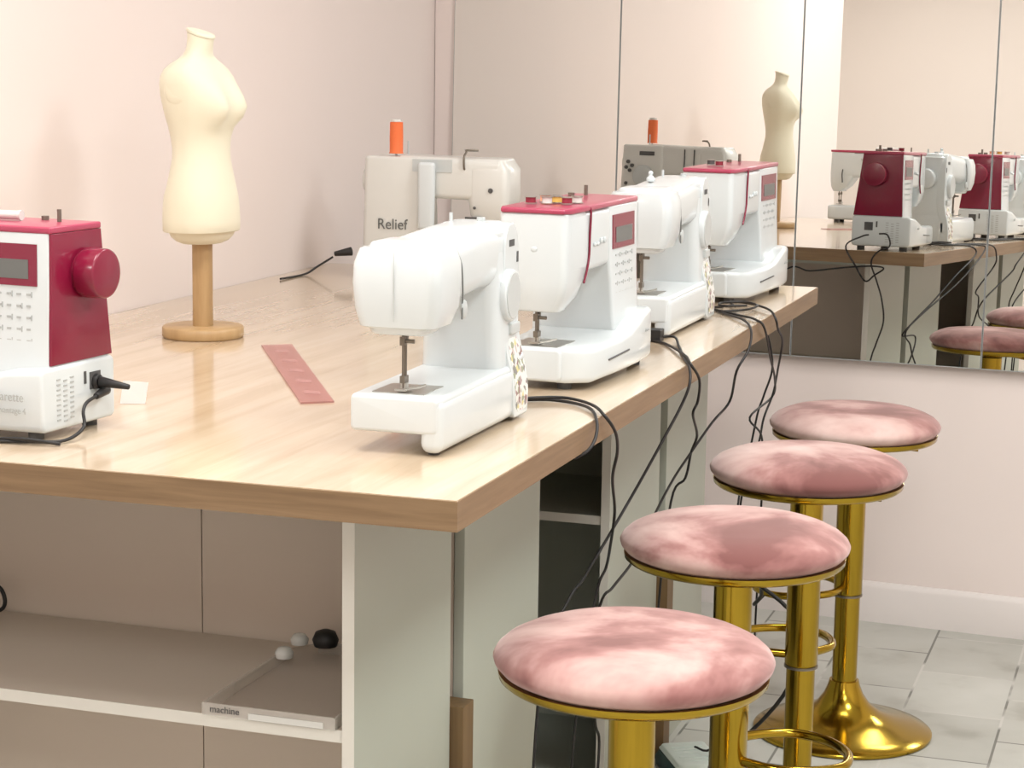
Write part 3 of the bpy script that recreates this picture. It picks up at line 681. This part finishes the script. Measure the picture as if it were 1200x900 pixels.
cord('tangled black cords dropping from under the farthest machine', [
  [(-.93, 4.40, z0+.004), (-.955, 4.47, z0+.006), (-.905, 4.46, z0+.004), (-.850, 4.38, z0+.003), (-.828, 4.34, .990), (-.828, 4.37, .965), (-.842, 4.50, .921), (-.876, 4.642, .841), (-.916, 4.80, .753), (-.922, 4.727, .705), (-.922, 4.685, .661), (-.922, 4.596, .607), (-.922, 4.471, .568), (-.92, 4.44, .40), (-.86, 4.30, .36), (-.84, 4.20, .28), (-.90, 4.20, .08), (-.95, 4.22, .06)],
  [(-.95, 4.33, z0), (-.90, 4.36, z0+.003), (-.885, 4.42, z0+.006), (-.92, 4.45, z0+.009), (-.965, 4.42, z0+.008), (-.95, 4.36, z0+.009), (-.90, 4.38, z0+.010)],
  [(-.96, 4.41, z0), (-.975, 4.35, z0+.004), (-.90, 4.29, z0), (-.850, 4.23, z0), (-.828, 4.22, .985), (-.853, 4.426, .892), (-.894, 4.701, .802), (-.922, 4.822, .741), (-.935, 4.625, .722), (-.922, 4.703, .668), (-.935, 4.802, .568), (-.94, 4.82, .40), (-.95, 4.84, .012)]], group=G)
# left machine: plugs and cord at its burgundy end
lx = -1.682+.2145*.88-.002
cord('black power plug and cords at the end of the left machine', [
  [(lx+.016, 2.598, HT+.052), (lx+.016, 2.570, HT+.047), (lx+.018, 2.556, HT+.036), (lx+.024, 2.545, HT+.015), (lx+.020, 2.500, HT+.0045), (lx-.02, 2.478, z0), (lx-.08, 2.462, z0), (lx-.20, 2.452, z0)],
  [(lx+.026, 2.478, z0), (lx-.03, 2.468, z0+.0052), (lx-.10, 2.474, z0), (lx-.20, 2.462, z0+.005)]],
  plug=[((lx+.001, 2.618, HT+.070), (lx+.010, 2.618, HT+.070), .012, .011), ((lx+.010, 2.618, HT+.070), (lx+.056, 2.622, HT+.064), .008, .004), ((lx+.012, 2.634, HT+.056), (lx+.016, 2.596, HT+.052), .0075, .005)])
# clear plastic tag on the plug
k = MB(); k.loft([[(x, y+o, z) for x, y, z in ((-1.562, 2.815, HT+.001), (-1.526, 2.828, HT+.001), (-1.523, 2.834, HT+.034), (-1.560, 2.822, HT+.036))] for o in (0, .0015)], False)
o = k.build('paper_tag', M['paper'], None); tag(o, 'small white paper tag standing behind the black plug', 'tag')
cord('black plug stub at the end of the rear white machine', [[(-1.992, 4.66, HT+.045), (-2.03, 4.65, HT+.02), (-2.05, 4.62, z0), (-2.06, 4.5, z0)]],
     plug=[((-1.947, 4.672, HT+.060), (-1.99, 4.665, HT+.052), .011, .006)])
cord('small loop of black cable hanging inside the near cabinet at the photo edge', [[(-1.87, 2.91, .6135), (-1.85, 2.90, .615), (-1.834, 2.90, .622), (-1.830, 2.90, .637), (-1.838, 2.90, .655), (-1.86, 2.90, .662), (-1.885, 2.90, .650), (-1.90, 2.91, .6135)]], r=.0035)
cord('black cords from the mirror end of the farthest machine, looping below the far worktop edge', [
  [(-1.02, 4.905, 1.045), (-1.035, 4.925, 1.040), (-1.077, 4.945, 1.010), (-1.043, 4.945, .95), (-1.011, 4.945, .907), (-.984, 4.945, .926), (-.956, 4.945, .949), (-1.002, 4.950, .953), (-1.094, 4.945, .942), (-1.187, 4.945, .928), (-1.26, 4.945, .93), (-1.40, 4.945, .80), (-1.42, 4.95, .4), (-1.42, 4.95, .012)],
  [(-.985, 4.910, 1.050), (-.955, 4.925, 1.048), (-.943, 4.940, 1.015), (-.977, 4.940, .998), (-.997, 4.940, .964), (-.977, 4.94, .909), (-.957, 4.945, .855), (-.948, 4.945, .788), (-.967, 4.945, .72), (-.985, 4.945, .65), (-1.02, 4.95, .40), (-1.03, 4.95, .012)]], group=G)
cord('thick short black cord arching to the floor pedal behind the third stool', [[(-.87, 4.55, .33), (-.885, 4.50, .315), (-.86, 4.45, .350), (-.845, 4.36, .405), (-.831, 4.30, .411), (-.807, 4.30, .395), (-.778, 4.30, .373), (-.745, 4.30, .335), (-.76, 4.28, .20), (-.85, 4.26, .08), (-.90, 4.24, .055)]], r=.0045)
t = thing('thread_spool', 'white thread spool lying on its side on the left machine lid', 'thread spool', on_machine(Lm, .045, .0, .3080))
k = MB(); k.cyl((-.045, 0, 0), (.045, 0, 0), .0065, n=24); k.build('wound_thread', M['warmw'], t)
k = MB(); k.cyl((-.048, 0, 0), (-.045, 0, 0), .0075, n=24); k.build('spool_flange', M['warmw'], t)
k = MB(); k.cyl((.045, 0, 0), (.048, 0, 0), .0075, n=24); k.build('spool_flange', M['warmw'], t)

# ---------------------------------------------------------------- foot pedal on the floor
t = thing('foot_pedal', 'pale foot pedal with a dark teal base on the floor behind the nearest stool', 'foot pedal', (-.955, 4.215, 0), radians(30))
k = MB(); k.rr([(0.0, -.06, .06, -.085, .085), (.020, -.06, .06, -.085, .085), (.034, -.055, .055, -.080, .080)], 'z', r=.010, e=.003); k.build('pedal_base', M['teal'], t)
k = MB(); k.rr([(.0345, -.054, .054, -.079, .079), (.047, -.050, .050, -.075, .075)], 'z', r=.010, e=.004)
for i in range(5): k.box(-.035, .035, -.05+i*.022, -.044+i*.022, .046, .0485)
k.build('pedal_plate', M['pale'], t)

# ---------------------------------------------------------------- camera, view
cam = bpy.data.cameras.new('camera'); co = bpy.data.objects.new('camera', cam); COL.objects.link(co)
yaw, pitch, roll = -.3162, -.1605, .0149
fwd = Vector((sin(yaw)*cos(pitch), cos(yaw)*cos(pitch), sin(pitch))); right = Vector((cos(yaw), -sin(yaw), 0)); upv = right.cross(fwd)
r2 = right*cos(roll)+upv*sin(roll)*1.0; u2 = upv*cos(roll)-right*sin(roll)
Rm = Matrix((r2, u2, -fwd)).transposed()
co.matrix_world = Matrix.Translation((0, 0, 1.5508)) @ Rm.to_4x4()
cam.sensor_width = 36; cam.lens = 2417.13*36/1200; cam.clip_start = .05
S.camera = co
wd = bpy.data.worlds.new('world'); S.world = wd; wd.use_nodes = True
wd.node_tree.nodes['Background'].inputs[0].default_value = (.9, .92, 1, 1); wd.node_tree.nodes['Background'].inputs[1].default_value = .15
vs = S.view_settings; vs.view_transform = 'Standard'; vs.look = 'None'; vs.exposure = 0.42; vs.gamma = 1; vs.use_curve_mapping = False
